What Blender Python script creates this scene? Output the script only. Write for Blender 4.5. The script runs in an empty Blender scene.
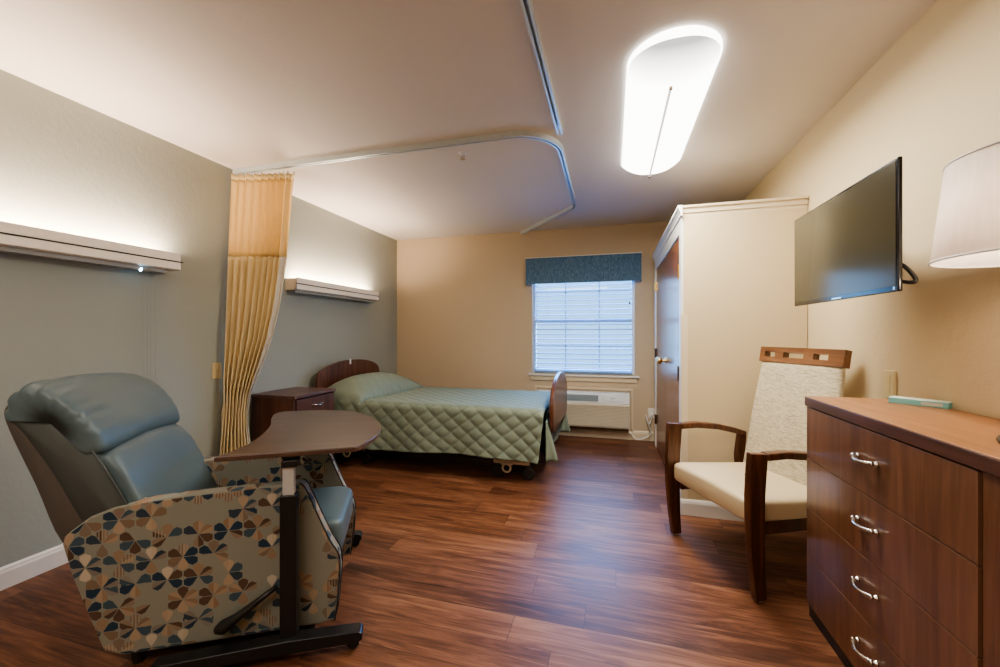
import bpy, bmesh, math, random
from mathutils import Vector, Matrix, noise
random.seed(7)
R = math.radians
sc = bpy.context.scene
COL = sc.collection

# ------------------------------------------------------------------ nodes
class NT:
    def __init__(s, name):
        s.m = bpy.data.materials.new(name); s.m.use_nodes = True
        s.t = s.m.node_tree; s.t.nodes.clear()
        s.out = s.t.nodes.new('ShaderNodeOutputMaterial')
    def n(s, typ, **kw):
        nd = s.t.nodes.new(typ)
        for k, v in kw.items():
            if k.startswith('_'): setattr(nd, k[1:], v)
            else: nd.inputs[k.replace('__', ' ')].default_value = v
        return nd
    def l(s, a, b): s.t.links.new(a, b)
    def val(s, sock, v):
        if hasattr(v, 'is_output') or isinstance(v, bpy.types.NodeSocket): s.l(v, sock)
        else: sock.default_value = v
    def math(s, op, a, b=0.0, c=0.0):
        nd = s.t.nodes.new('ShaderNodeMath'); nd.operation = op
        s.val(nd.inputs[0], a); s.val(nd.inputs[1], b); s.val(nd.inputs[2], c)
        return nd.outputs[0]
    def mix(s, f, a, b, mode='MIX'):
        nd = s.t.nodes.new('ShaderNodeMix'); nd.data_type = 'RGBA'; nd.blend_type = mode
        s.val(nd.inputs[0], f); s.val(nd.inputs[6], a); s.val(nd.inputs[7], b)
        return nd.outputs[2]
    def ramp(s, f, stops, interp='LINEAR'):
        nd = s.t.nodes.new('ShaderNodeValToRGB'); nd.color_ramp.interpolation = interp
        e = nd.color_ramp.elements
        while len(e) < len(stops): e.new(0.5)
        for i, (p, c) in enumerate(stops):
            e[i].position = p; e[i].color = tuple(c) + (1,)
        s.l(f, nd.inputs[0]); return nd.outputs[0]
    def pos(s, kind='Object'):
        return s.n('ShaderNodeTexCoord').outputs[kind]
    def mapping(s, v, scale=(1, 1, 1), rot=(0, 0, 0), loc=(0, 0, 0)):
        nd = s.t.nodes.new('ShaderNodeMapping'); s.l(v, nd.inputs[0])
        nd.inputs[1].default_value = loc; nd.inputs[2].default_value = rot; nd.inputs[3].default_value = scale
        return nd.outputs[0]
    def noise(s, v, scale=5, detail=3, rough=.5, dist=0):
        nd = s.n('ShaderNodeTexNoise'); s.l(v, nd.inputs['Vector'])
        nd.inputs['Scale'].default_value = scale; nd.inputs['Detail'].default_value = detail
        nd.inputs['Roughness'].default_value = rough; nd.inputs['Distortion'].default_value = dist
        return nd.outputs[0]
    def bsdf(s, color, rough=.5, metal=0, spec=.5, coat=0, bump=None, bstr=.1, bdist=.01, sheen=0, emis=None, estr=0):
        b = s.n('ShaderNodeBsdfPrincipled')
        s.val(b.inputs['Base Color'], color if not isinstance(color, tuple) else tuple(color)[:3] + (1,))
        s.val(b.inputs['Roughness'], rough); b.inputs['Metallic'].default_value = metal
        b.inputs['Specular IOR Level'].default_value = spec
        b.inputs['Coat Weight'].default_value = coat; b.inputs['Coat Roughness'].default_value = .12
        b.inputs['Sheen Weight'].default_value = sheen
        if emis: b.inputs['Emission Color'].default_value = tuple(emis) + (1,); b.inputs['Emission Strength'].default_value = estr
        if bump is not None:
            bp = s.n('ShaderNodeBump'); bp.inputs['Strength'].default_value = bstr; bp.inputs['Distance'].default_value = bdist
            s.l(bump, bp.inputs['Height']); s.l(bp.outputs[0], b.inputs['Normal'])
        s.l(b.outputs[0], s.out.inputs[0]); return b

def plain(name, c, rough=.5, metal=0, spec=.5, coat=0, nscale=40, nvar=.06, bstr=.05):
    t = NT(name); p = t.pos(); f = t.noise(p, nscale, 3)
    col = t.mix(f, tuple(x * (1 - nvar) for x in c) + (1,), tuple(min(1, x * (1 + nvar)) for x in c) + (1,))
    t.bsdf(col, rough, metal, spec, coat, bump=f, bstr=bstr, bdist=.002)
    return t.m

def wall_mat(name, c, tex=.25):
    t = NT(name); p = t.pos()
    big = t.noise(p, 1.2, 2); f = t.noise(p, 38, 4, .6); g = t.noise(p, 110, 2)
    col = t.mix(big, tuple(x * .97 for x in c) + (1,), tuple(min(1, x * 1.03) for x in c) + (1,))
    h = t.math('ADD', f, t.math('MULTIPLY', g, .4))
    t.bsdf(col, .62, spec=.3, bump=h, bstr=tex, bdist=.006)
    return t.m

def wood_mat(name, dark, mid, light, axis=2, rough=.32, coat=.25, scale=1.0, spec=.5, contrast=1.0):
    """grain running along the given local axis"""
    t = NT(name); p = t.pos()
    sc_ = [9 * scale] * 3; sc_[axis] = .75 * scale
    v = t.mapping(p, tuple(sc_))
    a = t.noise(v, 1.6, 5, .62, 1.3)
    sc2 = [95 * scale] * 3; sc2[axis] = 3.0 * scale
    b = t.noise(t.mapping(p, tuple(sc2)), 1.5, 3, .6, .2)
    f = t.math('ADD', t.math('MULTIPLY', a, .75), t.math('MULTIPLY', b, .25))
    col = t.ramp(f, [(.32, dark), (.5, mid), (.68, light)])
    t.bsdf(col, rough, spec=spec, coat=coat, bump=b, bstr=.06, bdist=.002)
    return t.m

def floor_mat():
    t = NT('walnut_plank_floor'); p = t.pos()
    sep = t.n('ShaderNodeSeparateXYZ'); t.l(p, sep.inputs[0]); x, y = sep.outputs[0], sep.outputs[1]
    yy = t.math('DIVIDE', t.math('ADD', y, 10.04), .152)
    row = t.math('FLOOR', yy); fy = t.math('FRACT', yy)
    wn = t.n('ShaderNodeTexWhiteNoise', _noise_dimensions='1D'); t.l(row, wn.inputs['W'])
    xx = t.math('ADD', t.math('DIVIDE', t.math('ADD', x, 10), 1.22), t.math('MULTIPLY', wn.outputs[0], 5.0))
    colid = t.math('FLOOR', xx); fx = t.math('FRACT', xx)
    cmb = t.n('ShaderNodeCombineXYZ'); t.l(colid, cmb.inputs[0]); t.l(row, cmb.inputs[1])
    wn2 = t.n('ShaderNodeTexWhiteNoise', _noise_dimensions='3D'); t.l(cmb.outputs[0], wn2.inputs['Vector'])
    rnd = wn2.outputs[0]
    off = t.n('ShaderNodeVectorMath', _operation='MULTIPLY_ADD'); t.l(wn2.outputs[1], off.inputs[0]); off.inputs[1].default_value = (7, 7, 7); t.l(p, off.inputs[2])
    q = off.outputs[0]
    a = t.noise(t.mapping(q, (1.1, 13, 1)), 1.7, 6, .62, 1.6)
    b = t.noise(t.mapping(q, (3.5, 120, 1)), 1.4, 3, .6, .3)
    c = t.noise(t.mapping(q, (1.5, 4, 1)), 1.3, 2, .5, .5)
    f = t.math('ADD', t.math('MULTIPLY', a, .62), t.math('ADD', t.math('MULTIPLY', b, .2), t.math('MULTIPLY', c, .18)))
    f = t.math('ADD', f, t.math('MULTIPLY', t.math('SUBTRACT', rnd, .5), .13))
    col = t.ramp(f, [(.30, (.040, .015, .008)), (.42, (.098, .038, .020)), (.53, (.185, .077, .040)), (.70, (.34, .165, .092))])
    # plank joints
    ey = t.math('MINIMUM', fy, t.math('SUBTRACT', 1.0, fy)); ex = t.math('MINIMUM', fx, t.math('SUBTRACT', 1.0, fx))
    j = t.math('MAXIMUM', t.math('LESS_THAN', ey, .009), t.math('LESS_THAN', ex, .0012))
    col = t.mix(t.math('MULTIPLY', j, .6), col, (.015, .006, .004, 1))
    hh = t.math('SUBTRACT', b, t.math('MULTIPLY', j, 1.5))
    rg = t.math('ADD', .33, t.math('MULTIPLY', a, .18))
    t.bsdf(col, rg, spec=.38, coat=.0, bump=hh, bstr=.10, bdist=.0015)
    return t.m

def hex_fabric():
    """woven upholstery of clustered hexagon petals split in rhombs, on a taupe ground (UV in metres)"""
    t = NT('hexagon_print_upholstery'); uv = t.pos('UV')
    S = .098
    sep = t.n('ShaderNodeSeparateXYZ'); t.l(uv, sep.inputs[0])
    px = t.math('DIVIDE', t.math('ADD', sep.outputs[0], 5), S); py = t.math('DIVIDE', t.math('ADD', sep.outputs[1], 5), S * .92)
    H = 1.7320508
    def cell(ox, oy):
        mx = t.math('SUBTRACT', t.math('FLOORED_MODULO', t.math('ADD', px, ox), 1.0), .5)
        my = t.math('SUBTRACT', t.math('FLOORED_MODULO', t.math('ADD', py, oy), H), H / 2)
        return mx, my
    ax, ay = cell(0, 0); bx_, by_ = cell(.5, H / 2)
    la = t.math('ADD', t.math('MULTIPLY', ax, ax), t.math('MULTIPLY', ay, ay))
    lb = t.math('ADD', t.math('MULTIPLY', bx_, bx_), t.math('MULTIPLY', by_, by_))
    sel = t.math('LESS_THAN', la, lb)
    def pick(a, b): return t.math('ADD', t.math('MULTIPLY', sel, a), t.math('MULTIPLY', t.math('SUBTRACT', 1.0, sel), b))
    gx, gy = pick(ax, bx_), pick(ay, by_)
    ix = t.math('ROUND', t.math('MULTIPLY', t.math('SUBTRACT', px, gx), 2)); iy = t.math('ROUND', t.math('MULTIPLY', t.math('SUBTRACT', py, gy), 2 / H))
    ang = t.math('ARCTAN2', gx, gy)
    sect = t.math('FLOORED_MODULO', t.math('FLOOR', t.math('ADD', t.math('DIVIDE', ang, math.pi / 3), .5)), 6.0)
    def hsh(extra):
        c = t.n('ShaderNodeCombineXYZ'); t.l(ix, c.inputs[0]); t.l(iy, c.inputs[1]); t.val(c.inputs[2], extra)
        w = t.n('ShaderNodeTexWhiteNoise', _noise_dimensions='3D'); t.l(c.outputs[0], w.inputs['Vector']); return w.outputs[0]
    h1 = hsh(t.math('ADD', sect, 10)); h2 = hsh(t.math('ADD', sect, 30)); h0 = hsh(3.3)
    rad = t.math('SQRT', t.math('ADD', t.math('MULTIPLY', gx, gx), t.math('MULTIPLY', gy, gy)))
    la_ = t.math('SUBTRACT', ang, t.math('MULTIPLY', t.math('ROUND', t.math('DIVIDE', ang, math.pi / 3)), math.pi / 3))
    lx = t.math('MULTIPLY', rad, t.math('COSINE', la_)); ly = t.math('MULTIPLY', rad, t.math('SINE', la_)); ab = t.math('ABSOLUTE', ly)
    lim = t.math('MINIMUM', t.math('MINIMUM', t.math('SUBTRACT', t.math('MULTIPLY', lx, .577), .014), .168), t.math('MULTIPLY', t.math('SUBTRACT', .545, lx), 1.9))
    inside = t.math('LESS_THAN', ab, lim)
    tan_ = [(0, (.36, .27, .19)), (.30, (.46, .39, .31)), (.55, (.27, .19, .13)), (.8, (.20, .15, .115))]
    blue = [(0, (.022, .042, .070)), (.32, (.055, .085, .11)), (.52, (.10, .062, .042)), (.70, (.035, .05, .07)), (.86, (.20, .14, .095))]
    vert = t.math('LESS_THAN', t.math('ABSOLUTE', t.math('SINE', t.math('MULTIPLY', sect, math.pi / 3))), .1)
    col = t.mix(vert, t.ramp(h1, blue, 'CONSTANT'), t.ramp(h1, tan_, 'CONSTANT'))
    warm = t.math('GREATER_THAN', t.math('SINE', t.math('MULTIPLY', iy, 1.9)), .2)
    col = t.mix(t.math('MULTIPLY', warm, t.math('GREATER_THAN', h2, .45)), col, t.ramp(h2, [(0, (.10, .06, .042)), (.62, (.25, .165, .11)), (.8, (.085, .052, .038))], 'CONSTANT'))
    half = t.math('MULTIPLY', t.math('GREATER_THAN', ly, .0), t.math('GREATER_THAN', h2, .55))
    col = t.mix(t.math('MULTIPLY', half, .45), col, (.42, .33, .24, 1))
    st = t.math('GREATER_THAN', t.math('SINE', t.math('MULTIPLY', px, 62)), .35)
    col = t.mix(t.math('MULTIPLY', t.math('MULTIPLY', st, t.math('GREATER_THAN', h1, .92)), .5), col, (.42, .36, .29, 1))
    nv = t.n('ShaderNodeCombineXYZ'); t.l(ix, nv.inputs[0]); t.l(iy, nv.inputs[1])
    # a square-set bridge of bars between some flowers
    bars = t.math('MULTIPLY', t.math('LESS_THAN', t.math('ABSOLUTE', gy), .12), t.math('GREATER_THAN', t.math('SINE', t.math('MULTIPLY', px, 24)), -.3))
    inside = t.math('MAXIMUM', inside, t.math('MULTIPLY', bars, t.math('GREATER_THAN', h0, .90)))
    drop = t.math('GREATER_THAN', hsh(t.math('ADD', sect, 50)), .24)
    on = t.math('MULTIPLY', drop, t.math('GREATER_THAN', hsh(71.0), .20))
    weave = t.noise(uv, 900, 1)
    ground = t.mix(weave, (.205, .205, .172, 1), (.265, .265, .225, 1))
    col = t.mix(t.math('MULTIPLY', on, inside), ground, col)
    t.bsdf(col, .8, spec=.2, bump=weave, bstr=.15, bdist=.001, sheen=.1)
    return t.m

def emis(name, c, s):
    t = NT(name); e = t.n('ShaderNodeEmission'); e.inputs[0].default_value = tuple(c) + (1,); e.inputs[1].default_value = s
    t.l(e.outputs[0], t.out.inputs[0]); return t.m

M = {}
M['floor'] = floor_mat()
M['ceil'] = wall_mat('ceiling_paint', (.65, .61, .575), .12)
M['sage'] = wall_mat('sage_wall_paint', (.36, .385, .35), .22)
M['beige'] = wall_mat('beige_wall_paint', (.555, .45, .32), .22)
M['cream'] = wall_mat('cream_wall_paint', (.62, .51, .33), .25)
M['trim'] = plain('white_trim_paint', (.74, .72, .68), .35, nvar=.02)
M['trimc'] = plain('cream_trim_paint', (.68, .58, .42), .4, nvar=.02)
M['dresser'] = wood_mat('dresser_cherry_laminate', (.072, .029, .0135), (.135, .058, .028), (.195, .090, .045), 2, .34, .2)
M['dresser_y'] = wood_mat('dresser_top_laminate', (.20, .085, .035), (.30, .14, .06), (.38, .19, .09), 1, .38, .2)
M['edge'] = plain('edge_banding', (.19, .095, .055), .4)
M['edged'] = wood_mat('dark_top_edge', (.05, .020, .013), (.085, .034, .022), (.12, .05, .033), 1, .3, .2)
M['night'] = wood_mat('nightstand_laminate', (.055, .020, .013), (.10, .038, .023), (.15, .06, .036), 2, .4, .1)
M['nighttop'] = wood_mat('nightstand_top_laminate', (.07, .032, .024), (.11, .05, .038), (.15, .075, .055), 1, .4, .2)
M['bedwood'] = wood_mat('headboard_walnut', (.045, .015, .010), (.11, .04, .022), (.17, .068, .036), 2, .35, .2)
M['chairwood'] = wood_mat('armchair_walnut', (.028, .0085, .004), (.082, .028, .011), (.17, .065, .026), 2, .3, .25, 1.6)
M['chairrail'] = wood_mat('armchair_rail_walnut', (.09, .035, .014), (.16, .065, .025), (.23, .10, .042), 0, .3, .25, 1.4)
M['doorwood'] = wood_mat('closet_door_veneer', (.14, .052, .022), (.26, .10, .045), (.36, .15, .07), 2, .26, .15, spec=.3)
M['tabletop'] = wood_mat('overbed_top_laminate', (.045, .028, .024), (.068, .042, .036), (.09, .058, .049), 0, .33, .15)
M['tedge'] = plain('overbed_edge', (.10, .055, .04), .3)
M['black'] = plain('black_metal', (.012, .012, .013), .35)
M['blackp'] = plain('black_plastic', (.018, .017, .017), .45)
M['chrome'] = plain('brushed_nickel', (.62, .60, .57), .22, metal=1, nvar=.02)
M['silver'] = plain('silver_tube', (.50, .50, .51), .35, metal=.15)
M['brass'] = plain('polished_brass', (.70, .46, .16), .2, metal=1)
M['hinge'] = plain('antique_brass', (.14, .10, .06), .35, metal=.9)
M['teal'] = plain('teal_vinyl', (.098, .140, .158), .42, spec=.5, nscale=260, nvar=.14, bstr=.12)
M['tealdark'] = plain('shaded_teal_vinyl', (.080, .090, .088), .45, nscale=260, nvar=.1, bstr=.1)  # darker copy of the teal; the gusset's unlit look put into colour
M['taupe'] = plain('taupe_back_fabric', (.115, .098, .088), .7, nscale=300, nvar=.1)
M['hex'] = hex_fabric()
M['pipe'] = plain('dark_piping', (.02, .022, .025), .5)
M['quilt'] = plain('sage_quilted_fabric', (.20, .245, .19), .75, nscale=300, nvar=.05)
M['mattress'] = plain('navy_mattress', (.05, .06, .08), .6)
M['bedbeige'] = plain('beige_bed_steel', (.50, .42, .30), .4)
M['vinyl'] = plain('cream_vinyl', (.62, .51, .34), .33, nscale=200, nvar=.03, bstr=.05)
M['plate'] = plain('ivory_plate', (.62, .52, .30), .4, nvar=.02)
M['ptac'] = plain('almond_plastic', (.56, .53, .44), .45, nvar=.02)
M['ptacw'] = plain('white_control_plastic', (.72, .76, .80), .4, nvar=.02)
M['grille'] = plain('grey_grille', (.22, .28, .31), .5)
M['fixture'] = plain('pale_linen_metal', (.92, .86, .78), .5, nvar=.06)
M['cordg'] = plain('grey_cord', (.34, .34, .32), .7)
M['bezel'] = plain('gloss_black_plastic', (.008, .008, .009), .15, nvar=.02)
M['hookm'] = plain('white_enamel', (.75, .75, .74), .3)
M['track'] = plain('anodised_track', (.60, .66, .70), .3, metal=.35)

# tweed (armchair back)
t = NT('oat_tweed'); p = t.pos()
a = t.noise(t.mapping(p, (40, 40, 240)), 1.5, 3, .6); b = t.noise(t.mapping(p, (12, 12, 60)), 2, 3)
f = t.math('ADD', t.math('MULTIPLY', a, .6), t.math('MULTIPLY', b, .4))
t.bsdf(t.ramp(f, [(.34, (.30, .25, .16)), (.5, (.50, .44, .31)), (.66, (.64, .58, .44))]), .85, spec=.15, bump=a, bstr=.3, bdist=.002, sheen=.1)
M['tweed'] = t.m
# valance
t = NT('slate_blue_valance_weave'); p = t.pos()
a = t.noise(t.mapping(p, (160, 160, 22)), 1.5, 3, .6)
t.bsdf(t.ramp(a, [(.3, (.055, .11, .18)), (.5, (.10, .18, .28)), (.7, (.19, .29, .40))]), .85, spec=.15, bump=a, bstr=.3, bdist=.002)
M['valance'] = t.m
# curtain cloth
def cloth(name, c, transl, netting=False):
    t = NT(name); p = t.pos()
    f = t.noise(t.mapping(p, (60, 60, 8)), 1.5, 2)
    col = t.mix(f, tuple(x * .9 for x in c) + (1,), tuple(min(1, x * 1.08) for x in c) + (1,))
    d = t.n('ShaderNodeBsdfPrincipled'); t.l(col, d.inputs['Base Color']); d.inputs['Roughness'].default_value = .6; d.inputs['Sheen Weight'].default_value = .15
    tr = t.n('ShaderNodeBsdfTranslucent'); t.l(col, tr.inputs[0])
    mx = t.n('ShaderNodeMixShader'); mx.inputs[0].default_value = transl; t.l(d.outputs[0], mx.inputs[1]); t.l(tr.outputs[0], mx.inputs[2])
    t.l(mx.outputs[0], t.out.inputs[0]); return t.m
M['curtain'] = cloth('straw_yellow_curtain', (.90, .77, .50), .22)
M['curtnet'] = cloth('amber_curtain_netting', (.93, .75, .42), .24)
M['blinds'] = cloth('blue_cast_blind_slat', (.28, .40, .56), .08)  # white slats, with the blue cast of daylight put into their colour
M['shade'] = cloth('white_lamp_linen', (.95, .90, .86), .55)
# TV screen
t = NT('tv_screen_glass'); b = t.bsdf((.058, .050, .030, 1), .16, spec=.3); M['screen'] = t.m  # olive brown base colour stands in for the wall reflected in the screen
# glass
t = NT('window_glass'); tr = t.n('ShaderNodeBsdfTransparent'); tr.inputs[0].default_value = (.93, .97, 1, 1)
g = t.n('ShaderNodeBsdfGlossy'); g.inputs[1].default_value = .02; mx = t.n('ShaderNodeMixShader'); mx.inputs[0].default_value = .06
t.l(tr.outputs[0], mx.inputs[1]); t.l(g.outputs[0], mx.inputs[2]); t.l(mx.outputs[0], t.out.inputs[0]); M['glass'] = t.m
# fixture lens : glowing acrylic, dimmer toward its sloping ends
t = NT('glowing_acrylic_lens'); p = t.pos()
sep = t.n('ShaderNodeSeparateXYZ'); t.l(p, sep.inputs[0])
wv = t.math('MULTIPLY', t.math('ADD', t.math('SINE', t.math('MULTIPLY', sep.outputs[0], 420)), 1), .0)
mr = t.n('ShaderNodeMapRange'); t.l(sep.outputs[1], mr.inputs[0]); mr.inputs[1].default_value = -.60; mr.inputs[2].default_value = -.41; mr.inputs[3].default_value = .14; mr.inputs[4].default_value = 1
e = t.n('ShaderNodeEmission'); e.inputs[0].default_value = (1, .97, .90, 1)
t.l(t.math('MULTIPLY', t.math('SUBTRACT', mr.outputs[0], wv), 5.2), e.inputs[1]); t.l(e.outputs[0], t.out.inputs[0]); M['lens'] = t.m
M['rim'] = emis('glowing_lens_rim', (1, .97, .90), 5)
M['tube'] = emis('strip_lamp_glow', (1, .80, .60), 34)
M['led'] = emis('blue_led', (.35, .7, 1), 30)

# ------------------------------------------------------------------ geometry
def uvbox(me):
    uv = me.uv_layers.new(name='UVMap')
    for p in me.polygons:
        n = p.normal; ax = max(range(3), key=lambda i: abs(n[i]))
        for li in p.loop_indices:
            c = me.vertices[me.loops[li].vertex_index].co
            uv.data[li].uv = (c.y, c.z) if ax == 0 else ((c.x, c.z) if ax == 1 else (c.x, c.y))

class MB:
    def __init__(s): s.b = bmesh.new()
    def box(s, x0, x1, y0, y1, z0, z1, M4=None):
        vs = [s.b.verts.new((x, y, z)) for x in (x0, x1) for y in (y0, y1) for z in (z0, z1)]
        for f in ((0, 1, 3, 2), (4, 6, 7, 5), (0, 4, 5, 1), (2, 3, 7, 6), (0, 2, 6, 4), (1, 5, 7, 3)):
            s.b.faces.new([vs[i] for i in f])
        if M4 is not None:
            for v in vs: v.co = M4 @ v.co
        return s
    def prism(s, pts, axis, a, b, M4=None):
        """2-D outline extruded along axis from a to b. outline coords are the two other axes in order"""
        def mk(p, w):
            c = list(p); c.insert(axis, w); return c
        A = [s.b.verts.new(mk(p, a)) for p in pts]; B = [s.b.verts.new(mk(p, b)) for p in pts]
        s.b.faces.new(A); s.b.faces.new(B[::-1])
        n = len(pts)
        for i in range(n): s.b.faces.new((A[i], B[i], B[(i + 1) % n], A[(i + 1) % n]))
        if M4 is not None:
            for v in A + B: v.co = M4 @ v.co
        return s
    def tube(s, path, r, seg=10, closed=False, flat=1.0):
        path = [Vector(p) for p in path]; n = len(path); rings = []
        rr = r if isinstance(r, (list, tuple)) else [r] * n
        up = None
        for i, p in enumerate(path):
            if closed: d = path[(i + 1) % n] - path[i - 1]
            else: d = path[min(i + 1, n - 1)] - path[max(i - 1, 0)]
            d.normalize()
            if up is None: up = Vector((0, 0, 1)) if abs(d.z) < .9 else Vector((1, 0, 0))
            a = d.cross(up)
            if a.length < 1e-5: a = d.cross(Vector((0, 1, 0)))
            a.normalize(); b = a.cross(d).normalized(); up = b
            rings.append([s.b.verts.new(p + (a * math.cos(2 * math.pi * k / seg) + b * math.sin(2 * math.pi * k / seg) * flat) * rr[i]) for k in range(seg)])
        m = n if closed else n - 1
        for i in range(m):
            A, B = rings[i], rings[(i + 1) % n]
            for k in range(seg): s.b.faces.new((A[k], A[(k + 1) % seg], B[(k + 1) % seg], B[k]))
        if not closed: s.b.faces.new(rings[0][::-1]); s.b.faces.new(rings[-1])
        return s
    def lathe(s, prof, seg=32, M4=None, open_=False):
        rings = []; vs = []
        for r, z in prof:
            ring = [s.b.verts.new((r * math.cos(2 * math.pi * k / seg), r * math.sin(2 * math.pi * k / seg), z)) for k in range(seg)]
            rings.append(ring); vs += ring
        for A, B in zip(rings, rings[1:]):
            for k in range(seg): s.b.faces.new((A[k], A[(k + 1) % seg], B[(k + 1) % seg], B[k]))
        if not open_: s.b.faces.new(rings[0][::-1]); s.b.faces.new(rings[-1])
        if M4 is not None:
            for v in vs: v.co = M4 @ v.co
        return s
    def grid(s, fn, nu, nv, cu=False):
        g = [[s.b.verts.new(fn(i / nu, j / nv)) for j in range(nv + 1)] for i in range(nu if cu else nu + 1)]
        for i in range(nu):
            for j in range(nv):
                a, b = g[i], g[(i + 1) % len(g)]
                s.b.faces.new((a[j], b[j], b[j + 1], a[j + 1]))
        return s
    def build(s, name, mat, parent=None, smooth=False, bevel=0, seg=2, solid=0, sub=0, recalc=True, loc=None, rot=None, angle=50):
        if recalc: bmesh.ops.recalc_face_normals(s.b, faces=s.b.faces[:])
        me = bpy.data.meshes.new(name); s.b.to_mesh(me); s.b.free(); uvbox(me)
        o = bpy.data.objects.new(name, me); COL.objects.link(o)
        me.materials.append(mat)
        if parent is not None: o.parent = parent
        if loc: o.location = loc
        if rot: o.rotation_euler = rot
        if solid:
            md = o.modifiers.new('Solidify', 'SOLIDIFY'); md.thickness = solid; md.offset = 0
        if bevel:
            md = o.modifiers.new('Bevel', 'BEVEL'); md.width = bevel; md.segments = seg; md.limit_method = 'ANGLE'; md.angle_limit = R(35)
        if sub:
            md = o.modifiers.new('Sub', 'SUBSURF'); md.levels = sub; md.render_levels = sub
        if smooth or bevel:
            for p in me.polygons: p.use_smooth = True
            if not smooth:
                md = o.modifiers.new('WN', 'WEIGHTED_NORMAL'); md.keep_sharp = True
        return o

def empty(name, label, cat, loc=(0, 0, 0), rz=0, group=None):
    o = bpy.data.objects.new(name, None); COL.objects.link(o); o.location = loc; o.rotation_euler = (0, 0, rz)
    o.empty_display_size = .1; o['label'] = label; o['category'] = cat
    if group: o['group'] = group
    return o
def tag(o, label, cat, group=None):
    o['label'] = label; o['category'] = cat
    if group: o['group'] = group
    return o
def struct(o, label=None, cat=None):
    o['kind'] = 'structure'
    if label: o['label'] = label; o['category'] = cat
    return o
def box(name, d, mat, parent=None, bevel=0, **k): return MB().box(*d).build(name, mat, parent, bevel=bevel, **k)
def catmull(pts, n=8, closed=True):
    out = []; L = len(pts)
    rng = range(L) if closed else range(L - 1)
    for i in rng:
        g = (lambda k: Vector(pts[k % L])) if closed else (lambda k: Vector(pts[max(0, min(L - 1, k))]))
        p0, p1, p2, p3 = g(i - 1), g(i), g(i + 1), g(i + 2)
        for k in range(n):
            t = k / n
            out.append(.5 * ((2 * p1) + (-p0 + p2) * t + (2 * p0 - 5 * p1 + 4 * p2 - p3) * t * t + (-p0 + 3 * p1 - 3 * p2 + p3) * t ** 3))
    if not closed: out.append(Vector(pts[-1]))
    return out
def sgnp(v, p): return math.copysign(abs(v) ** p, v)
def cushion(x0, x1, y0, y1, z0, z1, p=.35, pz=.6, nu=40, nv=24, fn=None):
    """superellipsoid pad"""
    cx, cy, cz = (x0 + x1) / 2, (y0 + y1) / 2, (z0 + z1) / 2; a, b, c = (x1 - x0) / 2, (y1 - y0) / 2, (z1 - z0) / 2
    m = MB()
    def f(u, v):
        th = 2 * math.pi * u; ph = math.pi * (v - .5) * .9999
        q = Vector((cx + a * sgnp(math.cos(th), p) * max(math.cos(ph), 0) ** pz, cy + b * sgnp(math.sin(th), p) * max(math.cos(ph), 0) ** pz, cz + c * sgnp(math.sin(ph), pz)))
        return fn(q) if fn else q
    m.grid(f, nu, nv, cu=True); bmesh.ops.remove_doubles(m.b, verts=m.b.verts[:], dist=.0005)
    return m
def loft_y(profile, y0, y1, p=5, ny=26, wr=None):
    """closed (x,z) profile lofted across y, shrinking toward its middle near the sides"""
    c = sum((Vector(q) for q in profile), Vector((0, 0))) / len(profile); m = MB(); n = len(profile)
    def f(u, v):
        t = -math.cos(math.pi * v); k = max(0.0, 1 - abs(t) ** p) ** (1 / p)
        yy = (y0 + y1) / 2 + (y1 - y0) / 2 * t
        q = profile[int(round(u * n)) % n]; w = c + (Vector(q) - c) * (.0 + 1.0 * k)
        o = Vector((w.x, yy, w.y))
        return wr(o, t) if wr else o
    m.grid(f, n, ny, cu=True); bmesh.ops.remove_doubles(m.b, verts=m.b.verts[:], dist=.0005)
    return m

XL, XR, YB, YF, ZC = -2.77, 1.17, 4.78, -1.9, 2.449

# ------------------------------------------------------------------ shell
struct(box('floor', (XL - .1, XR + .1, YF - .1, YB + .1, -.05, 0), M['floor']))
struct(box('ceiling', (XL - .1, XR + .1, YF - .1, YB + .1, ZC, ZC + .08), M['ceil']))
struct(box('wall_left', (XL - .12, XL, YF - .1, YB + .1, 0, ZC), M['sage']))
struct(box('wall_right', (XR, XR + .12, YF - .1, YB + .1, 0, ZC), M['cream']))
struct(box('wall_near', (XL, XR, YF - .12, YF, 0, ZC), M['cream']))
# back wall with the window opening
WX0, WX1, WZ0, WZ1 = -.93, .25, .735, 2.04
b = MB(); b.box(XL, WX0, YB, YB + .12, 0, ZC).box(WX1, XR, YB, YB + .12, 0, ZC).box(WX0, WX1, YB, YB + .12, 0, WZ0).box(WX0, WX1, YB, YB + .12, WZ1, ZC)
struct(b.build('wall_back', M['beige']))
def base(name, pts_axis, a, b_, fixed, sgn):
    """baseboard along an axis: profile projects sgn from the wall plane"""
    prof = [(0, 0), (.014, 0), (.014, .078), (.010, .088), (.010, .094), (.004, .104), (0, .104)]
    m = MB()
    if pts_axis == 'y': m.prism([(fixed + sgn * q[0], q[1]) for q in prof], 1, a, b_)
    else: m.prism([(fixed + sgn * q[0], q[1]) for q in prof], 0, a, b_)
    return m
struct(base('b', 'y', YF, YB, XL, 1).build('baseboard_left', M['trim']))
struct(base('b', 'x', XL, .45, YB, -1).build('baseboard_back', M['trimc']))
struct(base('b', 'y', YF, 2.9, XR, -1).build('baseboard_right', M['trim']))

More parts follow.
